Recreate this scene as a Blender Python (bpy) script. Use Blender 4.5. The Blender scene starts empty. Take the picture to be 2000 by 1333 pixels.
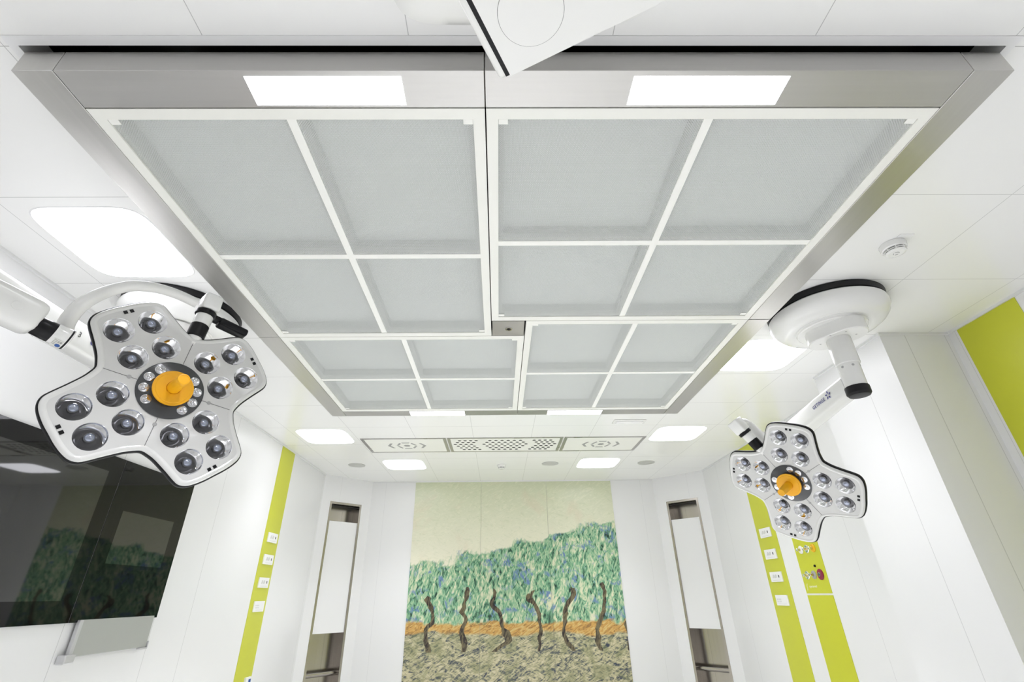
import bpy, bmesh, math, random
from mathutils import Matrix, Vector

# ------------------------------------------------------------------ camera, world, exposure
SC = bpy.context.scene
COL = SC.collection
cam_d = bpy.data.cameras.new('camera')
cam_d.sensor_fit = 'HORIZONTAL'
cam_d.sensor_width = 36.0
cam_d.lens = 930.1 / 2000 * 36
cam_d.shift_x = 0.009415
cam_d.shift_y = -0.00144
cam_d.clip_start = 0.02
cam = bpy.data.objects.new('camera', cam_d)
COL.objects.link(cam)
cam.matrix_world = Matrix(((0.9999277, 0.0061332, -0.0103463, 0.0),
                           (-0.0062104, -0.4733944, -0.8808287, 0.0),
                           (-0.0103002, 0.8808292, -0.4733220, 1.44),
                           (0, 0, 0, 1)))
SC.camera = cam
world = bpy.data.worlds.new('world')
SC.world = world
world.use_nodes = True
world.node_tree.nodes['Background'].inputs[0].default_value = (1, 1, 1, 1)
world.node_tree.nodes['Background'].inputs[1].default_value = 0.3
SC.view_settings.view_transform = 'Standard'
SC.view_settings.look = 'None'
SC.view_settings.exposure = 0.17
SC.view_settings.gamma = 1.0
SC.view_settings.use_curve_mapping = False
try:
    SC.cycles.diffuse_bounces = 8
except Exception:
    pass
LAMP = 4.2           # glow of the ceiling lamps' diffusers
LAMP_W = 4.0        # power of each ceiling lamp, thrown downwards
TINT = (0.962, 0.966, 1.035)
LAMP_BOX = 5.0       # glow of the lamps set in the steel frame
LAMP_BOX_W = 22.0    # power of each, thrown straight down

# ------------------------------------------------------------------ helpers
PI = math.pi
WM = {}


def V(*a):
    return Vector(a)


def nt(m):
    return m.node_tree.nodes, m.node_tree.links


def mat(name, col, rough=0.5, metal=0.0, spec=0.5, coat=0.0, emit=None, noise=0.0, nscale=20.0, bump=0.0, bscale=200.0,
        rvar=0.0, stretch=None):
    m = bpy.data.materials.new(name)
    m.use_nodes = True
    n, l = nt(m)
    b = n['Principled BSDF']
    b.inputs['Base Color'].default_value = (*col, 1)
    b.inputs['Roughness'].default_value = rough
    b.inputs['Metallic'].default_value = metal
    b.inputs['Specular IOR Level'].default_value = spec
    b.inputs['Coat Weight'].default_value = coat
    b.inputs['Coat Roughness'].default_value = 0.05
    if emit:
        b.inputs['Emission Color'].default_value = (*emit[:3], 1)
        b.inputs['Emission Strength'].default_value = emit[3]
    if noise or rvar or bump:
        g = n.new('ShaderNodeNewGeometry')
        mp = n.new('ShaderNodeMapping')
        l.new(g.outputs['Position'], mp.inputs['Vector'])
        if stretch:
            mp.inputs['Scale'].default_value = stretch
        t = n.new('ShaderNodeTexNoise')
        t.inputs['Scale'].default_value = nscale
        t.inputs['Detail'].default_value = 5
        l.new(mp.outputs[0], t.inputs['Vector'])
        if noise:
            r = n.new('ShaderNodeMapRange')
            r.inputs['From Min'].default_value = 0.3
            r.inputs['From Max'].default_value = 0.7
            r.inputs['To Min'].default_value = 1 - noise
            r.inputs['To Max'].default_value = 1.0
            l.new(t.outputs['Fac'], r.inputs['Value'])
            mx = n.new('ShaderNodeMix')
            mx.data_type = 'RGBA'
            mx.blend_type = 'MULTIPLY'
            mx.inputs['Factor'].default_value = 1
            mx.inputs[6].default_value = (*col, 1)
            l.new(r.outputs[0], mx.inputs[7])
            l.new(mx.outputs[2], b.inputs['Base Color'])
        if rvar:
            r = n.new('ShaderNodeMapRange')
            r.inputs['From Min'].default_value = 0.3
            r.inputs['From Max'].default_value = 0.7
            r.inputs['To Min'].default_value = max(0.02, rough - rvar)
            r.inputs['To Max'].default_value = rough + rvar
            l.new(t.outputs['Fac'], r.inputs['Value'])
            l.new(r.outputs[0], b.inputs['Roughness'])
        if bump:
            t2 = n.new('ShaderNodeTexNoise')
            t2.inputs['Scale'].default_value = bscale
            l.new(mp.outputs[0], t2.inputs['Vector'])
            bp = n.new('ShaderNodeBump')
            bp.inputs['Strength'].default_value = bump
            bp.inputs['Distance'].default_value = 0.002
            l.new(t2.outputs['Fac'], bp.inputs['Height'])
            l.new(bp.outputs[0], b.inputs['Normal'])
    return m


def math_node(n, l, op, a, b=None, c=None):
    t = n.new('ShaderNodeMath')
    t.operation = op
    for i, v in enumerate((a, b, c)):
        if v is None:
            continue
        if isinstance(v, (int, float)):
            t.inputs[i].default_value = v
        else:
            l.new(v, t.inputs[i])
    return t.outputs[0]


def seam_mat(name, col, seams, rough=0.3, dark=0.62, spec=0.5):
    """painted panels with fine joints: seams = list of (axis, offset, pitch or None, width)"""
    m = mat(name, col, rough, spec=spec)
    n, l = nt(m)
    g = n.new('ShaderNodeNewGeometry')
    s = n.new('ShaderNodeSeparateXYZ')
    l.new(g.outputs['Position'], s.inputs[0])
    tot = None
    for ax, off, pitch, w in seams:
        d = math_node(n, l, 'SUBTRACT', s.outputs['XYZ'.index(ax)], off)
        if pitch:
            d = math_node(n, l, 'PINGPONG', d, pitch / 2)
        else:
            d = math_node(n, l, 'ABSOLUTE', d)
        k = math_node(n, l, 'LESS_THAN', d, w / 2)
        tot = k if tot is None else math_node(n, l, 'MAXIMUM', tot, k)
    t = n.new('ShaderNodeTexNoise')
    t.inputs['Scale'].default_value = 1.3
    l.new(g.outputs['Position'], t.inputs['Vector'])
    r = n.new('ShaderNodeMapRange')
    r.inputs['To Min'].default_value = 0.97
    r.inputs['To Max'].default_value = 1.0
    l.new(t.outputs['Fac'], r.inputs['Value'])
    f = math_node(n, l, 'SUBTRACT', r.outputs[0], math_node(n, l, 'MULTIPLY', tot, 1 - dark))
    mx = n.new('ShaderNodeMix')
    mx.data_type = 'RGBA'
    mx.blend_type = 'MULTIPLY'
    mx.inputs['Factor'].default_value = 1
    mx.inputs[6].default_value = (*col, 1)
    l.new(f, mx.inputs[7])
    l.new(mx.outputs[2], n['Principled BSDF'].inputs['Base Color'])
    return m


def add(name, bm, mats, parent=None, world=None, recentre=True, smooth=None):
    """links a bmesh as one object; its vertices are in the frame `world`"""
    world = (world or Matrix()).copy()
    bmesh.ops.recalc_face_normals(bm, faces=bm.faces[:])
    if recentre and len(bm.verts):
        lo = Vector([min(v.co[i] for v in bm.verts) for i in range(3)])
        hi = Vector([max(v.co[i] for v in bm.verts) for i in range(3)])
        c = (lo + hi) / 2
        bmesh.ops.translate(bm, verts=bm.verts[:], vec=-c)
        world = world @ Matrix.Translation(c)
    if smooth is not None:
        for f in bm.faces:
            f.smooth = True
        for e in bm.edges:
            if len(e.link_faces) == 2 and e.calc_face_angle(0) > smooth:
                e.smooth = False
    me = bpy.data.meshes.new(name)
    bm.to_mesh(me)
    bm.free()
    for m in (mats if isinstance(mats, (list, tuple)) else [mats]):
        me.materials.append(m)
    o = bpy.data.objects.new(name, me)
    COL.objects.link(o)
    WM[o.name] = world
    if parent:
        o.parent = parent
        o.matrix_local = WM[parent.name].inverted() @ world
    else:
        o.matrix_world = world
    return o


def tag(o, label=None, cat=None, group=None, kind=None):
    if label:
        o['label'] = label
    if cat:
        o['category'] = cat
    if group:
        o['group'] = group
    if kind:
        o['kind'] = kind
    return o


def thing(name, label, cat, world, group=None):
    o = bpy.data.objects.new(name, None)
    o.empty_display_size = 0.1
    COL.objects.link(o)
    o.matrix_world = world
    WM[o.name] = world.copy()
    return tag(o, label, cat, group)


def copy_tree(o, world, parent=None, rel=None):
    """copies a thing with its parts and sub-parts"""
    c = o.copy()
    COL.objects.link(c)
    WM[c.name] = world.copy()
    if parent:
        c.parent = parent
        c.matrix_local = WM[parent.name].inverted() @ world
    else:
        c.matrix_world = world
    base = WM[o.name].inverted()
    for ch in list(o.children):
        copy_tree(ch, world @ (base @ WM[ch.name]), c)
    return c


def T(x, y, z):
    return Matrix.Translation((x, y, z))


def frame(o, right, up):
    r = Vector(right).normalized()
    u = Vector(up)
    u = (u - r * u.dot(r)).normalized()
    n = r.cross(u)
    return Matrix(((r.x, u.x, n.x, o[0]), (r.y, u.y, n.y, o[1]), (r.z, u.z, n.z, o[2]), (0, 0, 0, 1)))


def box(bm, x0, x1, y0, y1, z0, z1, mi=0, bev=0.0, seg=2):
    r = bmesh.ops.create_cube(bm, size=1)
    vs = r['verts']
    for v in vs:
        v.co = Vector(((x0 + x1) / 2 + v.co.x * (x1 - x0), (y0 + y1) / 2 + v.co.y * (y1 - y0), (z0 + z1) / 2 + v.co.z * (z1 - z0)))
    fs = list({f for v in vs for f in v.link_faces})
    for f in fs:
        f.material_index = mi
    if bev:
        es = list({e for v in vs for e in v.link_edges})
        r2 = bmesh.ops.bevel(bm, geom=vs + es, offset=bev, segments=seg, profile=0.5, affect='EDGES')
        for f in r2['faces']:
            f.material_index = mi
    return bm


def newbox(*a, **k):
    return box(bmesh.new(), *a, **k)


def loft(bm, rings, mi=0, caps=(True, True), closed=True):
    """rings: lists of Vectors of equal length"""
    R = [[bm.verts.new(p) for p in ring] for ring in rings]
    n = len(R[0])
    for a, b in zip(R[:-1], R[1:]):
        for i in range(n if closed else n - 1):
            j = (i + 1) % n
            f = bm.faces.new((a[i], a[j], b[j], b[i]))
            f.material_index = mi
    if caps[0]:
        f = bm.faces.new(R[0][::-1])
        f.material_index = mi
    if caps[1]:
        f = bm.faces.new(R[-1])
        f.material_index = mi
    return bm


def circle(r, n=32, z=0.0, cx=0.0, cy=0.0):
    return [V(cx + r * math.cos(2 * PI * i / n), cy + r * math.sin(2 * PI * i / n), z) for i in range(n)]


def lathe(bm, prof, n=48, mi=0, caps=(True, True), cx=0.0, cy=0.0):
    """prof: (radius, z) pairs around local z"""
    return loft(bm, [circle(max(r, 1e-5), n, z, cx, cy) for r, z in prof], mi, caps)


def sq_profile(w, h, n=4.0, k=32):
    out = []
    for i in range(k):
        t = 2 * PI * i / k
        c, s = math.cos(t), math.sin(t)
        out.append((w * math.copysign(abs(c) ** (2 / n), c), h * math.copysign(abs(s) ** (2 / n), s)))
    return out


def superellipse(w, h, n, z, k=64, cx=0.0, cy=0.0):
    return [V(cx + a, cy + b, z) for a, b in sq_profile(w, h, n, k)]


def smooth_path(pts, sub=6):
    P = [Vector(p) for p in pts]
    out = []
    for i in range(len(P) - 1):
        p0, p1, p2, p3 = P[max(i - 1, 0)], P[i], P[i + 1], P[min(i + 2, len(P) - 1)]
        for s in range(sub):
            t = s / sub
            out.append(0.5 * ((2 * p1) + (p2 - p0) * t + (2 * p0 - 5 * p1 + 4 * p2 - p3) * t * t + (3 * p1 - p0 - 3 * p2 + p3) * t ** 3))
    out.append(P[-1])
    return out


def sweep(bm, path, prof, up=(0, 0, 1), scale=None, mi=0, caps=(True, True)):
    """prof: (side, up) points; scale: per-point factors"""
    path = [Vector(p) for p in path]
    rings = []
    u = Vector(up)
    for i, p in enumerate(path):
        d = (path[min(i + 1, len(path) - 1)] - path[max(i - 1, 0)]).normalized()
        s = d.cross(u)
        if s.length < 1e-4:
            s = d.cross(Vector((1, 0, 0)))
        s.normalize()
        u2 = s.cross(d).normalized()
        u = u2
        k = scale[i] if scale else 1.0
        rings.append([p + s * (a * k) + u2 * (b * k) for a, b in prof])
    return loft(bm, rings, mi, caps)


def tube(bm, path, r, n=20, mi=0, up=(0, 0, 1)):
    return sweep(bm, path, [(r * math.cos(2 * PI * i / n), r * math.sin(2 * PI * i / n)) for i in range(n)], up, mi=mi)


def axis_frame(p, d):
    """frame whose z runs along d"""
    d = Vector(d).normalized()
    x = d.orthogonal().normalized()
    return Matrix(((x.x, d.cross(x).x, d.x, p[0]), (x.y, d.cross(x).y, d.y, p[1]), (x.z, d.cross(x).z, d.z, p[2]), (0, 0, 0, 1)))


def text_bm(s, size, depth=0.0004, bold=0.0, align='LEFT', shear=0.0, space=1.0):
    cu = bpy.data.curves.new('lettering', 'FONT')
    cu.body = s
    cu.size = size
    cu.extrude = depth
    cu.offset = bold
    cu.align_x = align
    cu.shear = shear
    cu.space_character = space
    o = bpy.data.objects.new('lettering', cu)
    COL.objects.link(o)
    bpy.context.view_layer.update()
    me = bpy.data.meshes.new_from_object(o)
    bpy.data.objects.remove(o)
    bpy.data.curves.remove(cu)
    bm = bmesh.new()
    bm.from_mesh(me)
    bpy.data.meshes.remove(me)
    return bm


def xform(bm, M):
    bmesh.ops.transform(bm, matrix=M, verts=bm.verts[:])
    return bm


def merge(a, b, mi=0):
    me = bpy.data.meshes.new('t')
    b.to_mesh(me)
    b.free()
    n = len(a.faces)
    a.from_mesh(me)
    a.faces.ensure_lookup_table()
    for f in a.faces[n:]:
        f.material_index = mi
    bpy.data.meshes.remove(me)
    return a


# ------------------------------------------------------------------ materials
WHITE = (0.82, 0.82, 0.82)
m_wall = mat('white_wall_panel', WHITE, 0.32)
m_ceil = seam_mat('ceiling_tiles', (0.88, 0.88, 0.865), [('X', -0.275, 0.6465, 0.0028), ('Y', 1.557, 0.6525, 0.003)], rough=0.22, dark=0.60)
m_wl = seam_mat('left_wall_panels', WHITE, [('Y', 3.18, None, 0.004), ('Y', 3.985, None, 0.004), ('Y', 4.43, None, 0.004), ('Y', 1.7, None, 0.004), ('Y', 6.9, None, 0.003)], dark=0.7)
m_wr = seam_mat('right_wall_panels', WHITE, [('Y', 3.12, None, 0.004), ('X', 2.795, None, 0.005), ('X', 3.07, None, 0.004), ('Y', 4.30, None, 0.003), ('Y', 6.5, None, 0.003), ('Y', 2.80, None, 0.003)], dark=0.75)
m_wb = seam_mat('back_wall_panels', WHITE, [('X', -1.72, None, 0.003), ('X', 2.19, None, 0.003), ('X', -2.29, None, 0.002), ('X', 2.77, None, 0.002)], dark=0.85)
m_trim = mat('white_trim', (0.78, 0.78, 0.78), 0.3)
m_floor = mat('pale_vinyl_floor', (0.78, 0.78, 0.76), 0.35, noise=0.08, nscale=60)
m_green = mat('lime_green_panel', (0.575, 0.60, 0.032), 0.33, noise=0.02, nscale=3)
m_steel = mat('brushed_steel', (0.54, 0.53, 0.515), 0.42, metal=1.0, rvar=0.03, nscale=70, noise=0.05, stretch=(0.03, 1, 1))
m_steel_y = mat('brushed_steel_lengthwise', (0.58, 0.57, 0.55), 0.33, metal=1.0, rvar=0.03, nscale=70, noise=0.05, stretch=(1, 0.03, 1))
m_steel_side = mat('brushed_steel_edge', (0.52, 0.505, 0.49), 0.3, metal=1.0, rvar=0.06, nscale=3.0, noise=0.15)
m_inox = mat('bright_stainless', (0.42, 0.39, 0.355), 0.22, metal=1.0, noise=0.08, nscale=30, stretch=(1, 1, 0.03))
m_chrome = mat('chrome_reflector', (0.86, 0.86, 0.87), 0.045, metal=1.0)
m_alu = mat('anodised_aluminium', (0.47, 0.48, 0.46), 0.42, metal=0.35)
m_alu2 = mat('pale_aluminium', (0.62, 0.62, 0.63), 0.35, metal=0.4)
m_ivory = mat('ivory_painted_profile', (0.84, 0.84, 0.79), 0.35)
m_fbar = mat('white_support_bar', (0.88, 0.88, 0.84), 0.5)
m_filter = mat('grey_filter_cloth', (0.76, 0.78, 0.765), 0.85, noise=0.05, nscale=8)
m_black = mat('black_gap', (0.010, 0.010, 0.011), 0.5)
m_blackp = mat('black_plastic', (0.008, 0.008, 0.009), 0.28, spec=0.22)
m_rubber = mat('black_rubber', (0.012, 0.012, 0.013), 0.45, spec=0.25)
m_lampw = mat('white_enamel', (0.82, 0.82, 0.80), 0.2, coat=0.3)
m_lampg = mat('grey_lamp_face', (0.62, 0.62, 0.605), 0.30, coat=0.6)
m_rimg = mat('clear_cover_rim', (0.70, 0.70, 0.68), 0.12, coat=1.0)
m_dark = mat('charcoal_disc', (0.045, 0.047, 0.05), 0.18, coat=0.4)
m_orange = mat('orange_handle_plastic', (0.86, 0.42, 0.004), 0.42)
m_amber = mat('yellow_outlet', (0.85, 0.48, 0.01), 0.35)
m_lens = mat('dark_glass_lens', (0.34, 0.37, 0.46), 0.05, metal=0.8, coat=1.0)
m_lensc = mat('bright_glass_lens', (0.70, 0.70, 0.72), 0.07, metal=0.95, coat=0.6)
m_line = mat('dark_joint_line', (0.10, 0.10, 0.10), 0.5)
m_grey = mat('mid_grey_plastic', (0.38, 0.38, 0.38), 0.5)
m_lgrey = mat('light_grey_print', (0.66, 0.66, 0.64), 0.6)
m_speaker = mat('grey_speaker_mesh', (0.52, 0.52, 0.50), 0.7, bump=0.4, bscale=900)
m_plate = mat('white_switch_plastic', (0.86, 0.86, 0.86), 0.35)
m_navy = mat('navy_print', (0.03, 0.03, 0.22), 0.5)
m_blue = mat('blue_sign', (0.02, 0.09, 0.32), 0.5)
m_red = mat('crimson_outlet', (0.26, 0.01, 0.05), 0.3)
m_brass = mat('brass_fitting', (0.70, 0.60, 0.32), 0.25, metal=1.0)
m_glass = mat('black_glass', (0.004, 0.004, 0.004), 0.03, spec=0.30)
m_disp = mat('switched_off_display', (0.006, 0.006, 0.006), 0.03, spec=1.0)
m_labelw = mat('pale_label', (0.70, 0.70, 0.66), 0.5)
m_print = mat('white_print', (0.85, 0.85, 0.75), 0.5)
m_lamp = mat('lit_diffuser', (0.9, 0.9, 0.9), 0.5, emit=(*TINT, LAMP))
m_lampb = mat('lit_frame_lamp', (0.9, 0.9, 0.9), 0.5, emit=(*TINT, LAMP_BOX))
m_foot = mat('white_plate_print', (0.8, 0.8, 0.8), 0.5)


m_barrel = mat('smoked_glass_barrel', (0.10, 0.10, 0.105), 0.08, metal=0.6, coat=1.0)
m_fframe = mat('grey_filter_frame', (0.44, 0.45, 0.44), 0.5)
m_emblem = mat('grey_emblem', (0.36, 0.36, 0.35), 0.6)


def screen_material():
    """fine woven laminar-flow screen, half see-through"""
    m = bpy.data.materials.new('woven_screen')
    m.use_nodes = True
    n, l = nt(m)
    b = n['Principled BSDF']
    b.inputs['Base Color'].default_value = (0.72, 0.74, 0.72, 1)
    b.inputs['Roughness'].default_value = 0.8
    b.inputs['Specular IOR Level'].default_value = 0.2
    g = n.new('ShaderNodeNewGeometry')
    s = n.new('ShaderNodeSeparateXYZ')
    l.new(g.outputs['Position'], s.inputs[0])
    a = math_node(n, l, 'SINE', math_node(n, l, 'MULTIPLY', s.outputs[0], 2 * PI / 0.009))
    c = math_node(n, l, 'SINE', math_node(n, l, 'MULTIPLY', s.outputs[1], 2 * PI / 0.009))
    w = math_node(n, l, 'MULTIPLY', a, c)
    f = n.new('ShaderNodeMapRange')
    f.inputs['From Min'].default_value = -1
    f.inputs['From Max'].default_value = 1
    f.inputs['To Min'].default_value = 0.26
    f.inputs['To Max'].default_value = 0.46
    l.new(w, f.inputs['Value'])
    tr = n.new('ShaderNodeBsdfTransparent')
    mx = n.new('ShaderNodeMixShader')
    l.new(f.outputs[0], mx.inputs[0])
    l.new(tr.outputs[0], mx.inputs[1])
    l.new(b.outputs[0], mx.inputs[2])
    l.new(mx.outputs[0], n['Material Output'].inputs['Surface'])
    return m


m_screen = screen_material()


def mural_material():
    """a plain painted landscape: pale sky, green growth, ochre strip, grey-green ground, all in short brush strokes"""
    m = bpy.data.materials.new('painted_landscape')
    m.use_nodes = True
    n, l = nt(m)
    b = n['Principled BSDF']
    b.inputs['Roughness'].default_value = 0.25
    g = n.new('ShaderNodeNewGeometry')
    s = n.new('ShaderNodeSeparateXYZ')
    l.new(g.outputs['Position'], s.inputs[0])
    x, z = s.outputs[0], s.outputs[2]

    def stroke(angle, sx, sz, scale, seed, dist=0.6):
        mp = n.new('ShaderNodeMapping')
        mp.inputs['Rotation'].default_value = (0, angle, 0)
        mp.inputs['Location'].default_value = (seed, seed * 0.7, seed * 1.3)
        mp2 = n.new('ShaderNodeMapping')
        mp2.inputs['Scale'].default_value = (sx, 0, sz)
        l.new(g.outputs['Position'], mp.inputs['Vector'])
        l.new(mp.outputs[0], mp2.inputs['Vector'])
        t = n.new('ShaderNodeTexNoise')
        t.inputs['Scale'].default_value = scale
        t.inputs['Detail'].default_value = 2.5
        t.inputs['Roughness'].default_value = 0.6
        t.inputs['Distortion'].default_value = dist
        l.new(mp2.outputs[0], t.inputs['Vector'])
        return t.outputs['Fac']

    def ramp(fac, stops):
        r = n.new('ShaderNodeValToRGB')
        e = r.color_ramp.elements
        while len(e) < len(stops):
            e.new(0.5)
        for i, (p, c) in enumerate(stops):
            e[i].position = p
            e[i].color = (*c, 1)
        l.new(fac, r.inputs['Fac'])
        return r.outputs['Color']

    def mix(f, a, c):
        k = n.new('ShaderNodeMix')
        k.data_type = 'RGBA'
        if isinstance(f, float):
            k.inputs['Factor'].default_value = f
        else:
            l.new(f, k.inputs['Factor'])
        for i, q in ((6, a), (7, c)):
            if isinstance(q, tuple):
                k.inputs[i].default_value = (*q, 1)
            else:
                l.new(q, k.inputs[i])
        return k.outputs[2]

    def step(v, lo, hi):
        r = n.new('ShaderNodeMapRange')
        r.clamp = True
        r.inputs['From Min'].default_value = lo
        r.inputs['From Max'].default_value = hi
        l.new(v, r.inputs['Value'])
        return r.outputs[0]

    M = lambda op, a, c=None: math_node(n, l, op, a, c)
    fine = stroke(0.5, 6, 20, 1.0, 3.1, 2.2)
    fine2 = stroke(-0.35, 7, 22, 1.0, 7.7, 2.2)
    upr = stroke(1.25, 6.5, 20, 1.0, 1.9, 1.4)
    upr2 = stroke(1.9, 7, 22, 1.0, 5.2, 1.4)
    big = stroke(0.3, 1.7, 2.2, 1.0, 2.2)
    med = stroke(0.2, 4.5, 5.5, 1.0, 9.2)
    # sky
    sky = mix(step(z, 1.9, 3.0), (0.80, 0.78, 0.62), (0.60, 0.64, 0.45))
    sky = mix(M('MULTIPLY', step(big, 0.55, 0.75), 0.45), sky, (0.70, 0.56, 0.42))
    sky = mix(M('MULTIPLY', step(fine, 0.50, 0.68), 0.30), sky, (0.86, 0.83, 0.66))
    sky = mix(M('MULTIPLY', step(fine2, 0.54, 0.72), 0.35), sky, (0.50, 0.56, 0.36))
    # growth
    fol = ramp(M('ADD', M('MULTIPLY', upr, 0.65), M('MULTIPLY', upr2, 0.35)), [
        (0.35, (0.015, 0.04, 0.032)), (0.41, (0.08, 0.20, 0.12)), (0.47, (0.20, 0.42, 0.25)), (0.54, (0.40, 0.56, 0.34)),
        (0.62, (0.72, 0.72, 0.52))])
    fol = mix(M('MULTIPLY', step(med, 0.52, 0.62), step(upr2, 0.45, 0.58)), fol, (0.14, 0.23, 0.42))
    fol = mix(M('MULTIPLY', step(big, 0.52, 0.66), step(upr, 0.50, 0.62)), fol, (0.70, 0.70, 0.48))
    # ochre strip and ground
    och = ramp(fine, [(0.36, (0.30, 0.17, 0.06)), (0.5, (0.60, 0.34, 0.09)), (0.66, (0.66, 0.50, 0.20))])
    gr = ramp(M('ADD', M('MULTIPLY', fine, 0.6), M('MULTIPLY', fine2, 0.4)), [
        (0.36, (0.03, 0.04, 0.075)), (0.43, (0.14, 0.15, 0.13)), (0.49, (0.38, 0.36, 0.22)), (0.56, (0.55, 0.50, 0.31)),
        (0.66, (0.66, 0.61, 0.42))])
    gr = mix(M('MULTIPLY', step(med, 0.48, 0.60), 0.5), gr, (0.20, 0.22, 0.10))
    # heights of the bands
    top = M('ADD', M('ADD', 1.55, M('MULTIPLY', x, 0.20)), M('ADD', M('MULTIPLY', big, 0.55), M('ADD', M('MULTIPLY', med, 0.25), M('MULTIPLY', upr, 0.20))))
    k_f = step(M('SUBTRACT', top, z), -0.03, 0.02)
    k_o = step(M('SUBTRACT', M('ADD', 1.03, M('MULTIPLY', med, 0.18)), z), -0.01, 0.02)
    k_g = step(M('SUBTRACT', M('ADD', 0.86, M('MULTIPLY', big, 0.25)), z), -0.01, 0.02)
    c = mix(k_f, sky, fol)
    c = mix(k_o, c, och)
    # a row of plain dark stems
    wx = M('ADD', x, M('MULTIPLY', M('SUBTRACT', stroke(0, 0.9, 1.3, 1.0, 4.4, 0.2), 0.5), 0.9))
    d = M('PINGPONG', wx, 0.235)
    c = mix(k_g, c, gr)
    k_s = M('MULTIPLY', M('LESS_THAN', d, M('MULTIPLY', med, 0.062)), M('MULTIPLY', M('GREATER_THAN', z, 0.78), M('LESS_THAN', z, M('ADD', 1.05, M('MULTIPLY', big, 0.9)))))
    stem = ramp(upr, [(0.4, (0.03, 0.022, 0.02)), (0.6, (0.18, 0.15, 0.08))])
    c = mix(k_s, c, stem)
    l.new(c, b.inputs['Base Color'])
    return m


m_mural = mural_material()

# ------------------------------------------------------------------ room shell
XL, XR, XRN, XC, YB, YF, H = -2.48, 2.95, 3.10, 2.62, 7.525, -2.2, 3.0
PX0, PX1, PY0, PY1 = -1.505, 1.646, 0.915, 4.157          # clean-air ceiling box
PZ, PZT = 2.89, 2.987


def structure(name, bm, m, label=None):
    o = add(name, bm, m)
    o['kind'] = 'structure'
    if label:
        o['label'] = label
    return o


structure('floor', newbox(-2.7, 3.3, YF - .1, 7.7, -0.1, 0.0), m_floor)
bm = bmesh.new()
hx0, hx1, hy0, hy1 = PX0 - .013, PX1 + .013, PY0 - .015, PY1 + .012
for a in ((-2.7, hx0, YF - .1, 7.7), (hx1, 3.3, YF - .1, 7.7), (hx0, hx1, YF - .1, hy0), (hx0, hx1, hy1, 7.7)):
    box(bm, a[0], a[1], a[2], a[3], H, H + .1)
structure('ceiling', bm, m_ceil)
structure('wall_left', newbox(XL - .1, XL, YF, 6.97, 0, H), m_wl)
structure('wall_front', newbox(-2.6, 3.3, YF - .1, YF, 0, H), m_wall)
structure('wall_right_near', newbox(XRN, XRN + .1, YF, 2.85, 0, H), m_wr)
structure('wall_right_column', newbox(XC, 3.2, 2.85, 3.61, 0, H), m_wr)
structure('wall_right', newbox(XR, XR + .1, 3.61, 6.95, 0, H), m_wr)
structure('wall_back', newbox(-1.93, 2.39, YB, YB + .1, 0, H), m_wb)

A, B_ = V(XL, 6.97, 0), V(-1.93, YB, 0)
C_, D_ = V(2.39, YB, 0), V(XR, 6.95, 0)
FL = frame(A, B_ - A, (0, 0, 1))          # x along the wall, y up, z into the room
FR = frame(C_, D_ - C_, (0, 0, 1))
LL, LR = (B_ - A).length, (D_ - C_).length
NW0, NW1, NZ0, NZ1 = 0.5, 0.0, 0.30, 2.645
nl = (0.132, 0.632)
nr = (LR - 0.636, LR - 0.146)
for nm, F, L, (u0, u1) in (('wall_back_left', FL, LL, nl), ('wall_back_right', FR, LR, nr)):
    bm = bmesh.new()
    box(bm, 0, u0, 0, H, -.22, 0)
    box(bm, u1, L, 0, H, -.22, 0)
    box(bm, u0, u1, 0, NZ0, -.22, 0)
    box(bm, u0, u1, NZ1, H, -.22, 0)
    box(bm, u0, u1, NZ0, NZ1, -.22, -.20)
    o = add(nm, bm, m_wb, world=F)
    o['kind'] = 'structure'


# thin angle trims where walls meet the ceiling
def trim(i, x0, x1, y0, y1):
    structure('trim_%d' % i, newbox(x0, x1, y0, y1, H - .016, H - .0005), m_trim)


trim(1, XL + .0005, XL + .014, YF + .02, 6.96)
trim(2, XRN - .014, XRN - .0005, YF + .02, 2.834)
trim(3, XC, XRN - .0005, 2.834, 2.8495)
trim(4, XC - .014, XC - .0005, 2.834, 3.60)
trim(5, XR - .014, XR - .0005, 3.63, 6.94)
trim(6, -1.92, 2.38, YB - .012, YB - .0005)
# white frame round the opening of the clean-air ceiling
bm = bmesh.new()
w = .03
for a in ((hx0 - w, hx1 + w, hy0 - w, hy0), (hx0 - w, hx1 + w, hy1, hy1 + w), (hx0 - w, hx0, hy0, hy1), (hx1, hx1 + w, hy0, hy1)):
    box(bm, *a, H - .004, H - .0002)
structure('trim_7', bm, m_trim)
bm = bmesh.new()
for a in ((hx0 - .05, hx0, hy0 - .05, hy1 + .05), (hx1, hx1 + .05, hy0 - .05, hy1 + .05), (hx0, hx1, hy0 - .05, hy0), (hx0, hx1, hy1, hy1 + .05)):
    box(bm, *a, H + .1002, H + .35)
box(bm, hx0 - .05, hx1 + .05, hy0 - .05, hy1 + .05, H + .35, H + .40)
structure('ceiling_void', bm, m_black)

# ------------------------------------------------------------------ green wall panels
GP = 'lime green wall strips'


def green(name_label, F, u0, u1, v0, v1, d=.003):
    bm = newbox(u0, u1, v0, v1, 0.0005, d)
    return tag(add('green_wall_panel', bm, m_green, world=F), name_label, 'wall panel', GP)


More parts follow.
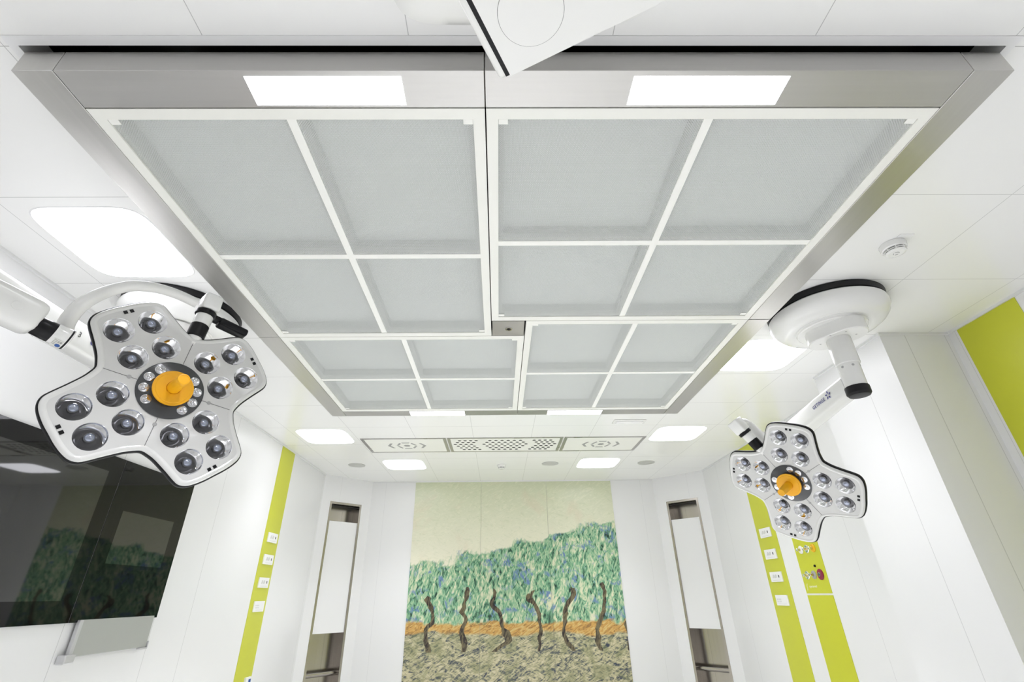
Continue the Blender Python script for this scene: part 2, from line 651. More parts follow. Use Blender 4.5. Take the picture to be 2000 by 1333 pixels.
FWL = frame((XL, 0, 0), (0, 1, 0), (0, 0, 1))
FWR = frame((XR, 0, 0), (0, -1, 0), (0, 0, 1))
FWN = frame((XRN, 0, 0), (0, -1, 0), (0, 0, 1))
FWB = frame((0, YB, 0), (1, 0, 0), (0, 0, 1))
green('tall lime green wall strip carrying white sockets on the left wall', FWL, 5.432, 5.80, 0.01, 2.983)
green('tall lime green wall strip carrying white sockets on the right wall', FWR, -5.82, -5.415, 0.01, 2.983)
gas = green('lime green wall strip carrying round gas outlets, above a white gap', FWR, -5.15, -4.752, 1.425, 2.983)
green('plain lime green wall strip below the gas outlets and the white gap', FWR, -5.15, -4.752, 0.01, 1.410)
green('wide lime green panel beside the white corner pillar, at far right', FWN, -2.78, -2.375, 0.01, 2.983)
t = text_bm('operamed', 0.030, 0.0003)
xform(t, T(-5.075, 1.474, .0034))
t2 = bmesh.new()
tube(t2, smooth_path([(-5.115, 1.452, .0035), (-5.108, 1.47, .0035), (-5.108, 1.49, .0035), (-5.098, 1.508, .0035)]), 0.002, 8)
merge(t, t2)
add('logo_lettering', t, m_print, gas, FWR)

# ------------------------------------------------------------------ sockets on the strips
SOCK = 'white socket plates on the lime green strips'


def socket_plate(F, u, v, label, keypad=False):
    root = thing('socket_plate', label, 'socket', F @ T(u, v, .0031), SOCK)
    W = WM[root.name]
    add('plate', newbox(-.117, .117, -.048, .048, 0, .012, bev=.002), m_plate, root, W)
    if keypad:
        bm = bmesh.new()
        for r in range(2):
            for c in range(4):
                box(bm, -.088 + c * .022, -.076 + c * .022, .004 - r * .020, .014 - r * .020, .0122, .0135)
        add('key_rows', bm, m_lgrey, root, W)
    else:
        for k in range(2):
            bm = bmesh.new()
            lathe(bm, [(.017, .0122), (.017, .0136), (.012, .0136)], 24, cx=-.042 + k * .044, cy=.006)
            lathe(bm, [(.0085, .0122), (.0085, .0140)], 16, cx=-.058 + k * .044, cy=-.004)
            add('socket', bm, m_lgrey, root, W)
        add('switch', newbox(.056, .068, -.008, .016, .0122, .0155, bev=.001), m_blackp, root, W)
    add('caption_line', newbox(-.075, .085, -.034, -.031, .0122, .0126), m_lgrey, root, W)
    return root


for i, (v, nm) in enumerate(((2.018, 'topmost'), (1.802, 'second from top'), (1.582, 'third from top'), (1.364, 'lowest, with tiny keys,'))):
    socket_plate(FWL, 5.627, v, 'white socket plate, %s of four, left green strip' % nm, i == 3)
    socket_plate(FWR, -5.618, v, 'white socket plate, %s of four, right green strip' % nm, i == 3)
# card at the foot of the left strip
r = thing('notice_card', 'small blue and white card at the foot of the left green strip', 'card', FWL @ T(5.70, .728, .0031))
add('card', newbox(-.055, .055, -.05, .03, 0, .02, bev=.002), m_plate, r, WM[r.name])
add('blue_field', newbox(.0, .05, -.045, .012, .0202, .0206), m_blue, r, WM[r.name])

# ------------------------------------------------------------------ gas outlets
GO = 'gas outlets on the right green strip'


def gas_outlet(u, v, col, label, spout=True, r0=.036):
    root = thing('gas_outlet', label, 'gas outlet', FWR @ T(u, v, .0031), GO)
    W = WM[root.name]
    bm = bmesh.new()
    lathe(bm, [(r0, 0), (r0, .006), (r0 * .85, .010), (.018, .011)], 40)
    add('escutcheon', bm, col, root, W)
    if spout:
        bm = bmesh.new()
        lathe(bm, [(.013, .011), (.013, .018), (.010, .019), (.010, .030)], 24)
        add('brass_collar', bm, m_brass, root, W)
        bm = bmesh.new()
        lathe(bm, [(.012, .030), (.014, .032), (.014, .042), (.007, .045)], 24)
        add('nozzle', bm, m_chrome, root, W)
    else:
        bm = bmesh.new()
        lathe(bm, [(.017, .011), (.017, .018), (.010, .018), (.009, .012)], 24)
        add('ring', bm, m_chrome, root, W)
        bm = bmesh.new()
        lathe(bm, [(.009, .0121), (.009, .014)], 20)
        add('port', bm, m_blackp, root, W)
    return root


gas_outlet(-5.044, 1.800, m_plate, 'white gas outlet at the left of the upper row')
gas_outlet(-4.940, 1.800, m_chrome, 'chrome gas outlet in the middle of the upper row')
gas_outlet(-4.841, 1.800, m_amber, 'yellow gas outlet at the right of the upper row')
gas_outlet(-5.050, 1.578, m_chrome, 'chrome gas outlet at the left of the lower row')
gas_outlet(-4.944, 1.578, m_grey, 'grey gas outlet between the chrome and crimson ones')
gas_outlet(-4.841, 1.578, m_red, 'crimson flat round gas outlet at the right of the lower row', False, .046)
bm = bmesh.new()
lathe(bm, [(.011, 0), (.011, .004), (.008, .012), (.002, .014)], 20)
tag(add('black_stud', bm, m_blackp, None, FWR @ T(-4.889, 1.651, .0031)), 'tiny black stud between the two rows of gas outlets', 'stud')

# ------------------------------------------------------------------ mural
MX = (-1.268, -0.262, 0.732, 1.730)
for i, nm in enumerate(('left', 'middle', 'right')):
    g_ = .0015
    bm = newbox(MX[i] + g_, MX[i + 1] - g_, 0.05, H - .002, .0005, .010)
    tag(add('mural_panel', bm, m_mural, world=FWB), '%s third of the painted green and cream landscape on the end wall' % nm, 'mural', 'mural panels on the end wall')

# ------------------------------------------------------------------ recessed steel niches in the angled corners
for F, (u0, u1), side, flip in ((FL, nl, 'left', 1), (FR, nr, 'right', -1)):
    root = thing('air_return_niche', 'tall steel-framed niche with white cover, to the %s of the mural' % side, 'air return', F @ T((u0 + u1) / 2, NZ0, 0), 'steel framed niches beside the mural')
    W = WM[root.name]
    hw, hh = (u1 - u0) / 2, NZ1 - NZ0
    f = .030
    bm = bmesh.new()
    box(bm, -hw, -hw + f, 0, hh, -.012, .003)
    box(bm, hw - f, hw, 0, hh, -.012, .003)
    box(bm, -hw + f, hw - f, hh - f, hh, -.012, .003)
    box(bm, -hw + f, hw - f, 0, f, -.012, .003)
    add('frame', bm, m_inox, root, W)
    bm = bmesh.new()
    g_ = .002
    box(bm, -hw + g_, -hw + .006, .002, hh - g_, -.196, -.013)
    box(bm, hw - .006, hw - g_, .002, hh - g_, -.196, -.013)
    box(bm, -hw + .006, hw - .006, .002, hh - g_, -.196, -.190)
    box(bm, -hw + .006, hw - .006, hh - .05, hh - .045, -.190, -.013, mi=1)  # black plate paints in the dark reflection at the liner's top
    box(bm, flip * .06 - .001, flip * .06 + .001, .05, hh - .06, -.190, -.1885)
    add('duct_liner', bm, [m_inox, m_black], root, W)
    add('cover_panel', newbox(-hw + f + .001, hw - f - .001, 1.029 - NZ0, 2.387 - NZ0, -.022, -.008), m_wall, root, W)
    bm = bmesh.new()
    tube(bm, [(-hw + .007, .285, -.10), (hw - .007, .285, -.10)], .03, 20, up=(0, 0, 1))  # added tube, stands in for the bright reflection in the curved steel bottom
    add('sump_reflection_tube', bm, m_inox, root, W)

# ------------------------------------------------------------------ glass screen wall and tray on the left wall
root = thing('wall_screen', 'wide black glass screen with two dark displays on the left wall', 'screen', FWL @ T(2.8, 1.325, .0005))
W = WM[root.name]
add('glass_pane', newbox(1.62 - 2.8, 3.178 - 2.8, 0, .930, 0, .018, bev=.001, seg=1), m_glass, root, W)
add('glass_pane', newbox(3.182 - 2.8, 3.977 - 2.8, 0, .930, 0, .018, bev=.001, seg=1), m_glass, root, W)
add('large_display', newbox(1.777 - 2.8, 3.064 - 2.8, 1.437 - 1.325, 2.158 - 1.325, .0182, .0186), m_disp, root, W)
add('small_display', newbox(3.298 - 2.8, 3.852 - 2.8, 1.641 - 1.325, 1.954 - 1.325, .0182, .0186), m_disp, root, W)
add('joint_strip', newbox(3.1782 - 2.8, 3.1818 - 2.8, 0, .930, 0, .015), m_grey, root, W)

root = thing('keyboard_tray', 'grey aluminium fold-down tray on the left wall under the black screen', 'tray', FWL @ T(3.59, 1.15, .0005))
W = WM[root.name]
add('mounting_block', newbox(-.25, .25, .02, .16, 0, .020), m_grey, root, W)
bm = newbox(-.318, .338, 0, .188, .020, .032, bev=.004)
add('board', bm, m_alu, root, W)
bm = newbox(-.345, -.3185, -.006, .188, .012, .036, bev=.004)
add('side_rail', bm, m_alu2, root, W)
bm = newbox(-.385, -.31, -.028, .018, .0005, .052, bev=.006)
add('hinge_block', bm, m_alu2, root, W)
bm = bmesh.new()
box(bm, .265, .345, -.012, -.0005, .014, .040, bev=.003)
box(bm, .3385, .347, -.010, .035, .014, .040, bev=.003)
add('corner_bracket', bm, m_alu2, root, W)

# ------------------------------------------------------------------ ceiling lamps
CL = 'square lit ceiling lamps'


def ceiling_lamp(x, y, label, h=.266, power=1.0):
    root = thing('ceiling_light', label, 'ceiling light', T(x, y, H), CL if label else None)
    W = WM[root.name]
    bm = bmesh.new()
    o_, i_ = superellipse(h + .006, h + .006, 5.5, -.001), superellipse(h, h, 5.5, -.0025)
    R1 = [bm.verts.new(p) for p in o_]
    R2 = [bm.verts.new(p) for p in i_]
    R0 = [bm.verts.new(V(p.x, p.y, -.0002)) for p in o_]
    k = len(R1)
    for i in range(k):
        j = (i + 1) % k
        bm.faces.new((R1[i], R1[j], R2[j], R2[i]))
        bm.faces.new((R0[i], R0[j], R1[j], R1[i]))
    add('rim', bm, m_trim, root, W)
    bm = bmesh.new()
    loft(bm, [superellipse(h, h, 5.5, -.0004), superellipse(h, h, 5.5, -.0022)])
    add('diffuser', bm, m_lamp, root, W)
    ld = bpy.data.lights.new('lamp_light', 'AREA')
    ld.shape = 'SQUARE'
    ld.size = h * 1.7
    ld.energy = LAMP_W * power
    ld.color = TINT
    ld.spread = math.radians(95)
    lo = bpy.data.objects.new('lamp_light', ld)
    COL.objects.link(lo)
    lo.parent = root
    lo.matrix_local = T(0, 0, -.006)


ceiling_lamp(-1.886, 1.884, 'largest lit square ceiling lamp, between left wall and steel frame')
ceiling_lamp(1.985, 3.19, 'lit square ceiling lamp behind the round white mount on the right')
ceiling_lamp(-1.895, 5.14, 'lit square ceiling lamp left of the vents, nearer the left wall')
ceiling_lamp(1.985, 5.14, 'lit square ceiling lamp right of the vents, nearer the right wall')
ceiling_lamp(-1.255, 6.45, 'lit square ceiling lamp above the left edge of the mural', power=2.2)
ceiling_lamp(1.345, 6.45, 'lit square ceiling lamp above the right edge of the mural', power=2.2)
ceiling_lamp(-1.886, -0.40, 'added square fill lamp behind the camera, by the left wall', power=2.6)  # added lamp out of view, fills the room with light
ceiling_lamp(1.985, -0.40, 'added square fill lamp behind the camera, by the right wall', power=2.6)  # second added fill lamp, also behind the camera

# ------------------------------------------------------------------ vents by the end wall
VG = 'ceiling vents in a row'


def vent(x0, x1, label, kind):
    y0, y1 = 5.222, 5.808
    cx, cy = (x0 + x1) / 2, (y0 + y1) / 2
    root = thing('ceiling_vent', label, 'vent', T(cx, cy, H), VG)
    W = WM[root.name]
    hw, hh, f = (x1 - x0) / 2, (y1 - y0) / 2, .026
    fs = .034
    bm = bmesh.new()
    for a in ((-hw, hw, -hh, -hh + f), (-hw, hw, hh - f, hh), (-hw, -hw + fs, -hh + f, hh - f), (hw - fs, hw, -hh + f, hh - f)):
        box(bm, *a, -.006, -.0003)
    add('frame', bm, m_steel_side, root, W)
    bm = newbox(-hw + fs, hw - fs, -hh + f, hh - f, -.0035, -.0004)
    if kind != 'holes':
        add('panel', bm, m_ivory, root, W)
        bm = bmesh.new()
    if kind == 'holes':
        for r in range(6):
            yy = -.185 + r * .074
            n = (6, 7, 8, 7, 6, 5)[r]
            ln = 4
            for c in range(n):
                lathe(bm, [(.020, -.0041), (.020, -.0036)], 16, 1, cx=(c - (n - 1) / 2) * .070, cy=yy)
            st = abs(r - 2) * .030
            for sgn in (-1, 1):
                for c in range(ln):
                    lathe(bm, [(.020, -.0041), (.020, -.0036)], 16, 1, cx=sgn * (.580 - st - c * .063), cy=yy)
        add('perforated_panel', bm, [m_ivory, m_black], root, W)
    else:
        lathe(bm, [(.040, -.0041), (.040, -.0036)], 6)
        for k in range(6):
            a0, a1 = k * 60 + 6, k * 60 + 54
            p = []
            for rr, aa in ((.074, a0), (.074, a1), (.096, a1), (.096, a0)):
                p.append(V(rr * 1.25 * math.cos(math.radians(aa)), rr * 1.5 * math.sin(math.radians(aa)), -.0041))
            if k in (0, 1, 2, 3, 4, 5):
                bm.faces.new([bm.verts.new(q) for q in p])
        for sgn in (-1, 1):
            for t_ in (-1, 1):
                q = [(.150, .10 * t_), (.178, .10 * t_), (.225, .0), (.190, .0)] if True else None
                bm.faces.new([bm.verts.new(V(sgn * a, b2, -.0041)) for a, b2 in q])
        add('emblem', bm, m_emblem, root, W)
    return root


vent(-1.545, -.588, 'white vent cover with grey emblem, left of the perforated one', 'emblem')
vent(-.574, .736, 'long ceiling vent with black perforations in the middle of the row', 'holes')
vent(.750, 1.668, 'white vent cover with grey emblem, right of the perforated one', 'emblem')

# ------------------------------------------------------------------ speakers, detectors, small lamp
for x, lab in ((-1.90, 'round grey ceiling speaker near the left corner niche'), (.70, 'round grey ceiling speaker right of the detector above the mural'), (1.998, 'round grey ceiling speaker near the right corner niche')):
    bm = bmesh.new()
    lathe(bm, [(.112, -.0003), (.112, -.004), (.104, -.006), (.02, -.007)], 48)
    tag(add('ceiling_speaker', bm, m_speaker, None, T(x, 6.445, H)), lab, 'speaker', 'round ceiling speakers')


def detector(x, y, label, s=1.0, ring=True):
    root = thing('smoke_detector', label, 'smoke detector', T(x, y, H), 'smoke detectors')
    W = WM[root.name]
    bm = bmesh.new()
    lathe(bm, [(.056 * s, -.0003), (.058 * s, -.006 * s), (.057 * s, -.018 * s), (.055 * s, -.030 * s), (.050 * s, -.034 * s)], 48)
    add('base', bm, m_lampw, root, W)
    bm = bmesh.new()
    lathe(bm, [(.040 * s, -.034 * s), (.040 * s, -.047 * s)], 40)
    add('smoke_inlet', bm, m_blackp, root, W)
    bm = bmesh.new()
    for k in range(8):
        a = k * PI / 4 + .2
        box2 = newbox(.040 * s, .0475 * s, -.003 * s, .003 * s, -.047 * s, -.033 * s)
        xform(box2, Matrix.Rotation(a, 4, 'Z'))
        merge(bm, box2)
    lathe(bm, [(.0475 * s, -.040 * s), (.0475 * s, -.043 * s), (.041 * s, -.043 * s), (.041 * s, -.040 * s)], 40, caps=(False, False))
    add('ribs', bm, m_lampw, root, W)
    bm = bmesh.new()
    lathe(bm, [(.044 * s, -.047 * s), (.044 * s, -.051 * s), (.034 * s, -.055 * s), (.003, -.056 * s)], 40)
    add('cap', bm, m_lampw, root, W)
    bm = bmesh.new()
    for a0, a1 in ((25, 80), (115, 170), (205, 335)):
        P = [V(.012 * s * math.cos(math.radians(a)), .012 * s * math.sin(math.radians(a)), -.0565 * s) for a in range(a0, a1 + 1, 9)]
        tube(bm, P, .0013 * s, 6)
    add('grille_marks', bm, m_grey, root, W)
    if ring:
        add('name_tag', newbox(-.02, .05, -.085, -.060, -.003, -.0003), m_plate, root, W)


detector(2.022, 1.905, 'white smoke detector beside the steel frame on the right', 1.0)
detector(.045, 6.50, 'small white smoke detector above the middle of the mural', 1.0, False)

root = thing('emergency_light', 'small white unlit emergency lamp behind the steel frame', 'emergency light', T(1.345, 4.69, H))
W = WM[root.name]
add('housing', newbox(-.165, .165, -.062, .062, -.012, -.0003, bev=.006), m_lampw, root, W)
add('lens', newbox(-.135, .135, -.036, .036, -.018, -.0122, bev=.002), m_plate, root, W)

# ------------------------------------------------------------------ clean-air ceiling box
root = thing('clean_air_ceiling', 'large steel-framed clean-air ceiling box with four screened panels', 'air ceiling', T(.07, 2.536, H))
W0 = Matrix()
IX0, IX1, IY0, IY1 = -1.377, 1.516, 1.046, 4.030
JYL, JYR, JXF, JXB = 2.651, 2.463, -.036, .172


def beam(name, segs, side=None):
    bm = bmesh.new()
    for x0, x1, y0, y1 in segs:
        box(bm, x0, x1, y0, y1, PZ, PZT, bev=.0015, seg=1)
    return add(name, bm, m_steel_y if name == 'side_beam' else m_steel, root, W0)


q = .0012
bl = beam('front_beam', [(IX0 + q, JXF - q, PY0, IY0 - .002)])
br = beam('front_beam', [(JXF + q, IX1 - q, PY0, IY0 - .002)])
beam('side_beam', [(PX0, IX0 - q, PY0, JYL - .002)])
beam('side_beam', [(PX0, IX0 - q, JYL + .002, PY1)])
beam('side_beam', [(IX1 + q, PX1, PY0, JYR - .003)])
beam('side_beam', [(IX1 + q, PX1, JYR + .003, PY1)])
rl = beam('rear_beam', [(IX0 + q, JXB + .004 - q, IY1 + .002, PY1)])
rr = beam('rear_beam', [(JXB + .004 + q, IX1 - q, IY1 + .002, PY1)])
for par, x0, x1, y0, y1 in ((bl, -.795, -.300, .934, 1.034), (br, .440, .940, .934, 1.034), (rl, -.788, -.300, 4.046, 4.152), (rr, .448, .936, 4.046, 4.152)):
    add('light_diffuser', newbox(x0, x1, y0, y1, PZ - .0012, PZ - .0002), m_lampb, par, W0)
    ld = bpy.data.lights.new('frame_lamp_light', 'AREA')
    ld.shape = 'RECTANGLE'
    ld.size, ld.size_y = x1 - x0, y1 - y0
    ld.energy = LAMP_BOX_W * (0.72 if y0 < 2 else 1.3)
    ld.color = TINT
    ld.spread = math.radians(95)
    lo = bpy.data.objects.new('frame_lamp_light', ld)
    COL.objects.link(lo)
    lo.parent = par
    lo.matrix_local = WM[par.name].inverted() @ T((x0 + x1) / 2, (y0 + y1) / 2, PZ - .004)

add('backing_plate', newbox(IX0, IX1, IY0, IY1, PZT - .004, PZT + .02), m_black, root, W0)


def filter_panel(x0, x1, y0, y1):
    f = .041
    g_ = .0025
    x0 += g_; x1 -= g_; y0 += g_; y1 -= g_
    bm = bmesh.new()
    box(bm, x0, x1, y0, y0 + f, PZ, PZ + .045)
    box(bm, x0, x1, y1 - f, y1, PZ, PZ + .045)
    box(bm, x0, x0 + f, y0 + f, y1 - f, PZ, PZ + .045)
    box(bm, x1 - f, x1, y0 + f, y1 - f, PZ, PZ + .045)
    p = add('filter_panel', bm, m_ivory, root, W0)
    add('screen', newbox(x0 + f, x1 - f, y0 + f, y1 - f, PZ + .0065, PZ + .0067), m_screen, p, W0)
    cx, cy = (x0 + x1) / 2, (y0 + y1) / 2
    bm = bmesh.new()
    b_ = .016
    box(bm, cx - b_, cx + b_, y0 + f, y1 - f, PZ + .004, PZ + .05)
    add('support_bar', bm, m_fbar, p, W0)
    bm = bmesh.new()
    box(bm, x0 + f, cx - b_, cy - b_, cy + b_, PZ + .004, PZ + .05)
    box(bm, cx + b_, x1 - f, cy - b_, cy + b_, PZ + .004, PZ + .05)
    add('support_bar', bm, m_fbar, p, W0)
    # inner filter frames and cloth
    bm = bmesh.new()
    e = .022
    for qx0, qx1 in ((x0 + f, cx - b_), (cx + b_, x1 - f)):
        for qy0, qy1 in ((y0 + f, cy - b_), (cy + b_, y1 - f)):
            box(bm, qx0, qx1, qy0, qy0 + e, PZ + .030, PZ + .075)
            box(bm, qx0, qx1, qy1 - e, qy1, PZ + .030, PZ + .075)
            box(bm, qx0, qx0 + e, qy0 + e, qy1 - e, PZ + .030, PZ + .075)
            box(bm, qx1 - e, qx1, qy0 + e, qy1 - e, PZ + .030, PZ + .075)
    add('filter_frame', bm, m_fframe, p, W0)
    add('filter_cloth', newbox(x0 + f, x1 - f, y0 + f, y1 - f, PZ + .076, PZ + .078), m_filter, p, W0)
    for sx, sy in ((x0 + f, y0 + f), (x1 - f - .035, y0 + f), (x0 + f, y1 - f - .03), (x1 - f - .035, y1 - f - .03)):
        add('clip', newbox(sx + .0005, sx + .0345, sy + .0005, sy + .022, PZ + .0015, PZ + .006, bev=.002), m_fbar, p, W0)
    return p


filter_panel(IX0, JXF, IY0, JYL)
filter_panel(JXF, IX1, IY0, JYR)
filter_panel(IX0, JXB, JYL, IY1)
filter_panel(JXB, IX1, JYR, IY1)
bm = newbox(JXF + .006, JXB - .008, JYR + .008, JYL - .006, PZ + .002, PZ + .06)
sb = add('service_plate', bm, m_steel_side, root, W0)
bm = bmesh.new()
lathe(bm, [(.022, PZ + .0018), (.022, PZ - .003), (.014, PZ - .003), (.013, PZ + .0016)], 28, cx=.070, cy=2.560)
add('socket_ring', bm, m_chrome, sb, W0)
bm = bmesh.new()
lathe(bm, [(.013, PZ + .0017), (.013, PZ + .0002)], 24, cx=.070, cy=2.560)
box(bm, .066, .074, 2.555, 2.565, PZ - .004, PZ + .0002)
add('socket_hole', bm, m_blackp, sb, W0)
for y_ in (2.542, 2.578):
    pass

# ------------------------------------------------------------------ surgical lights
POSES = [
    Matrix(((0.526, -0.43908, 0.72838, -1.1815), (0.56697, -0.45733, -0.68512, 1.6103), (0.63394, 0.77334, 0.00839, 2.1046), (0, 0, 0, 1))),
    Matrix(((0.64025, -0.12284, -0.75828, 1.6639), (-0.66513, -0.58249, -0.46723, 2.7632), (-0.3843, 0.8035, -0.45465, 1.9863), (0, 0, 0, 1))) @ Matrix.Rotation(PI / 2, 4, 'Z'),
]


def outline(inset=0.0, sub=5):
    """four-petal outline, clockwise symmetric"""
    q = [(.342, 0), (.342, .035), (.338, .070), (.330, .095), (.314, .112), (.290, .119), (.262, .124), (.232, .130), (.202, .137), (.178, .146), (.1575, .1575)]
    half = q + [(b, a) for a, b in q[:-1][::-1]]          # 0..90 degrees
    pts = []
    for k in range(4):
        a = k * PI / 2
        ca, sa = math.cos(a), math.sin(a)
        for u, v in half[:-1]:
            pts.append(V(u * ca - v * sa, u * sa + v * ca, 0))
    n = len(pts)
    # smooth
    out = []
    for i in range(n):
        p0, p1, p2, p3 = pts[i - 1], pts[i], pts[(i + 1) % n], pts[(i + 2) % n]
        for s in range(3):
            t = s / 3
            out.append(0.5 * ((2 * p1) + (p2 - p0) * t + (2 * p0 - 5 * p1 + 4 * p2 - p3) * t * t + (3 * p1 - p0 - 3 * p2 + p3) * t ** 3))
    if inset:
        n = len(out)
        res = []
        for i in range(n):
            d = (out[(i + 1) % n] - out[i - 1]).normalized()
            nrm = V(-d.y, d.x, 0)
            res.append(out[i] + nrm * inset)
        out = res
    return out


def zs(pts, z):
    return [V(p.x, p.y, z) for p in pts]


LENS_RC = [(u, v) for u in (.1549, .260) for v in (-.0537, .0537)]
RL = .0455


def build_head(parent, W):
    """lamp head in its own frame: z towards the patient; the yoke leaves along +45 degrees"""
    n_out = outline()
    # back shell
    bm = bmesh.new()
    loft(bm, [zs(outline(.050), -.060), zs(outline(.022), -.056), zs(outline(.006), -.046), zs(outline(.002), -.036), zs(outline(.004), -.030)], 0, (True, False))
    head = add('lamp_head', bm, m_lampw, parent, W, recentre=False, smooth=.7)
    # rubber seal and clear rim
    bm = bmesh.new()
    loft(bm, [zs(outline(.003), -.034), zs(outline(-.006), -.030), zs(outline(-.007), -.014), zs(outline(-.004), -.009), zs(outline(.001), -.008)], 0, (False, False))
    add('rubber_seal', bm, m_blackp, head, W, recentre=False, smooth=.9)
    bm = bmesh.new()
    loft(bm, [zs(outline(-.002), -.0095), zs(outline(-.0005), -.003), zs(outline(.004), .002), zs(outline(.009), .003), zs(outline(.013), .0015), zs(outline(.016), 0)], 0, (False, False))
    add('cover_rim', bm, m_rimg, head, W, recentre=False, smooth=1.2)
    # face plate with sixteen round holes
    bm = bmesh.new()
    loops = [zs(outline(.016), 0)]
    cents = []
    for k in range(4):
        a = k * PI / 2
        for u, v in LENS_RC:
            cents.append((u * math.cos(a) - v * math.sin(a), u * math.sin(a) + v * math.cos(a), k))
    for x, y, k in cents:
        loops.append(circle(RL, 32, 0, x, y))
    es = []
    for lp in loops:
        vs = [bm.verts.new(p) for p in lp]
        es += [bm.edges.new((vs[i], vs[(i + 1) % len(vs)])) for i in range(len(vs))]
    bmesh.ops.triangle_fill(bm, use_beauty=True, use_dissolve=False, edges=es)
    bad = [f for f in bm.faces if any((f.calc_center_median().xy - Vector((x, y))).length < RL * .93 for x, y, k in cents)]
    bmesh.ops.delete(bm, geom=bad, context='FACES_ONLY')
    add('face_plate', bm, m_lampg, head, W, recentre=False)
    # reflector with its glass
    first = None
    for x, y, k in cents:
        if first is None:
            bm = bmesh.new()
            prof = [(RL, 0), (RL - .0015, -.002)] + [(RL * math.sqrt(max(0.0, 1 - t)) * .97, -.003 - .034 * t) for t in (.05, .15, .27, .4, .53, .66, .78, .88)]
            lathe(bm, prof, 36, 0, (False, True))
            me0 = bm
            o = add('reflector', bm, m_chrome, head, W @ T(x, y, 0), recentre=False, smooth=.9)
            bm = bmesh.new()
            lathe(bm, [(.0125, -.036), (.0145, -.032), (.0150, -.021), (.0142, -.0180), (.0130, -.0172)], 28, 1, (False, False))
            lathe(bm, [(.0130, -.0172), (.0122, -.0182), (.0095, -.0155), (.005, -.0142), (.002, -.0140)], 28, 0, (False, True))
            b_ = add('glass_lens', bm, [m_lens, m_barrel], head, W @ T(x, y, 0), recentre=False, smooth=.9)
            first = (o, b_)
        else:
            for src in first:
                c = src.copy()
                COL.objects.link(c)
                WM[c.name] = W @ T(x, y, 0)
                c.parent = head
                c.matrix_local = T(x, y, 0)
    # hub
    bm = bmesh.new()
    lathe(bm, [(.106, .0004), (.106, .003), (.103, .0045), (.02, .0045)], 64)
    add('hub_disc', bm, m_dark, head, W, recentre=False, smooth=.7)
    j = math.radians(45)
    first = None
    for c0 in (j + PI / 2, j - PI / 2):
        for d in (-45, -15, 15, 45):
            a = c0 + math.radians(d)
            P = T(.082 * math.cos(a), .082 * math.sin(a), .0046)
            if first is None:
                bm = bmesh.new()
                lathe(bm, [(.0165, 0), (.0165, .0015), (.0135, .002), (.0125, .0005), (.007, .001), (.0055, .004), (.001, .005)], 24)
                first = add('small_lens', bm, m_lensc, head, W @ P, recentre=False, smooth=.6)
            else:
                c = first.copy()
                COL.objects.link(c)
                WM[c.name] = W @ P
                c.parent = head
                c.matrix_local = P
    bm = bmesh.new()
    lathe(bm, [(.050, .0046), (.052, .022), (.0635, .024), (.0645, .029), (.0635, .033), (.056, .0335), (.0545, .0355), (.049, .0355), (.026, .0362), (.0235, .0362), (.0235, .0330), (.0222, .0330), (.0218, .045),
               (.0205, .080), (.0195, .120), (.0192, .142), (.0180, .1445), (.0150, .1450), (.0148, .1438), (.004, .1438)], 56)
    add('orange_handle', bm, m_orange, head, W, recentre=False, smooth=.6)
    # joints between the petals and their screws
    for k in range(4):
        a = PI / 4 + k * PI / 2
        bm = newbox(.107, .212, -.0009, .0009, .0001, .0006)
        xform(bm, Matrix.Rotation(a, 4, 'Z'))
        add('petal_joint', bm, m_line, head, W, recentre=False)
        if k:
            bm = bmesh.new()
            lathe(bm, [(.0068, .0002), (.0068, .0012), (.004, .0016)], 20, cx=.131 * math.cos(a), cy=.131 * math.sin(a))
            add('screw', bm, m_grey, head, W, recentre=False)
    for k in range(4):
        for s in (-.0098, .0098):
            bm = newbox(.3115, .3235, s - .006, s + .006, .0002, .0012)
            xform(bm, Matrix.Rotation(k * PI / 2, 4, 'Z'))
            add('sensor_window', bm, m_blackp, head, W, recentre=False)
    return head


def build_yoke(parent, W):
    """pivot of the head: runs out along +45 degrees in the head frame"""
    d = V(math.cos(PI / 4), math.sin(PI / 4), 0)
    F = W @ frame(V(0, 0, -.028), V(-d.y, d.x, 0), d.cross(V(-d.y, d.x, 0)))   # not used for z
    A_ = W @ axis_frame(V(0, 0, -.024), d)
    bm = bmesh.new()
    lathe(bm, [(.020, .188), (.024, .194), (.027, .226), (.028, .240)], 32)
    y = add('pivot_tip', bm, m_lampw, parent, A_, smooth=.6)
    bm = bmesh.new()
    lathe(bm, [(.0285, .236), (.0325, .240), (.0325, .292), (.031, .294)], 36)
    add('black_sleeve', bm, m_blackp, parent, A_, smooth=.6)
    bm = bmesh.new()
    lathe(bm, [(.030, .294), (.0315, .296), (.0315, .338), (.030, .340)], 36)
    add('white_sleeve', bm, m_lampw, parent, A_, smooth=.6)
    bm = bmesh.new()
    lathe(bm, [(.035, .340), (.038, .342), (.038, .358), (.036, .360)], 36)
    return add('black_collar', bm, m_blackp, parent, A_, smooth=.6), A_


def mount(parent, cx, cy):
    W = T(cx, cy, 0)
    bm = bmesh.new()
    lathe(bm, [(.300, 2.9995), (.320, 2.997), (.317, 2.962), (.300, 2.960)], 72)
    ring = add('seal_ring', bm, m_rubber, parent, W, smooth=.6)
    bm = bmesh.new()
    lathe(bm, [(.300, 2.960), (.310, 2.958), (.321, 2.948), (.323, 2.925), (.314, 2.90), (.295, 2.875), (.265, 2.853), (.225, 2.842), (.205, 2.846), (.200, 2.848)], 72, 0, (False, False))
    lathe(bm, [(.200, 2.848), (.190, 2.852), (.187, 2.846)], 72, 0, (False, False))
    lathe(bm, [(.187, 2.846), (.186, 2.838), (.180, 2.834), (.150, 2.834)], 72, 0, (False, True))
    d = add('mount_dome', bm, m_lampw, parent, W, smooth=.5)
    return W, d


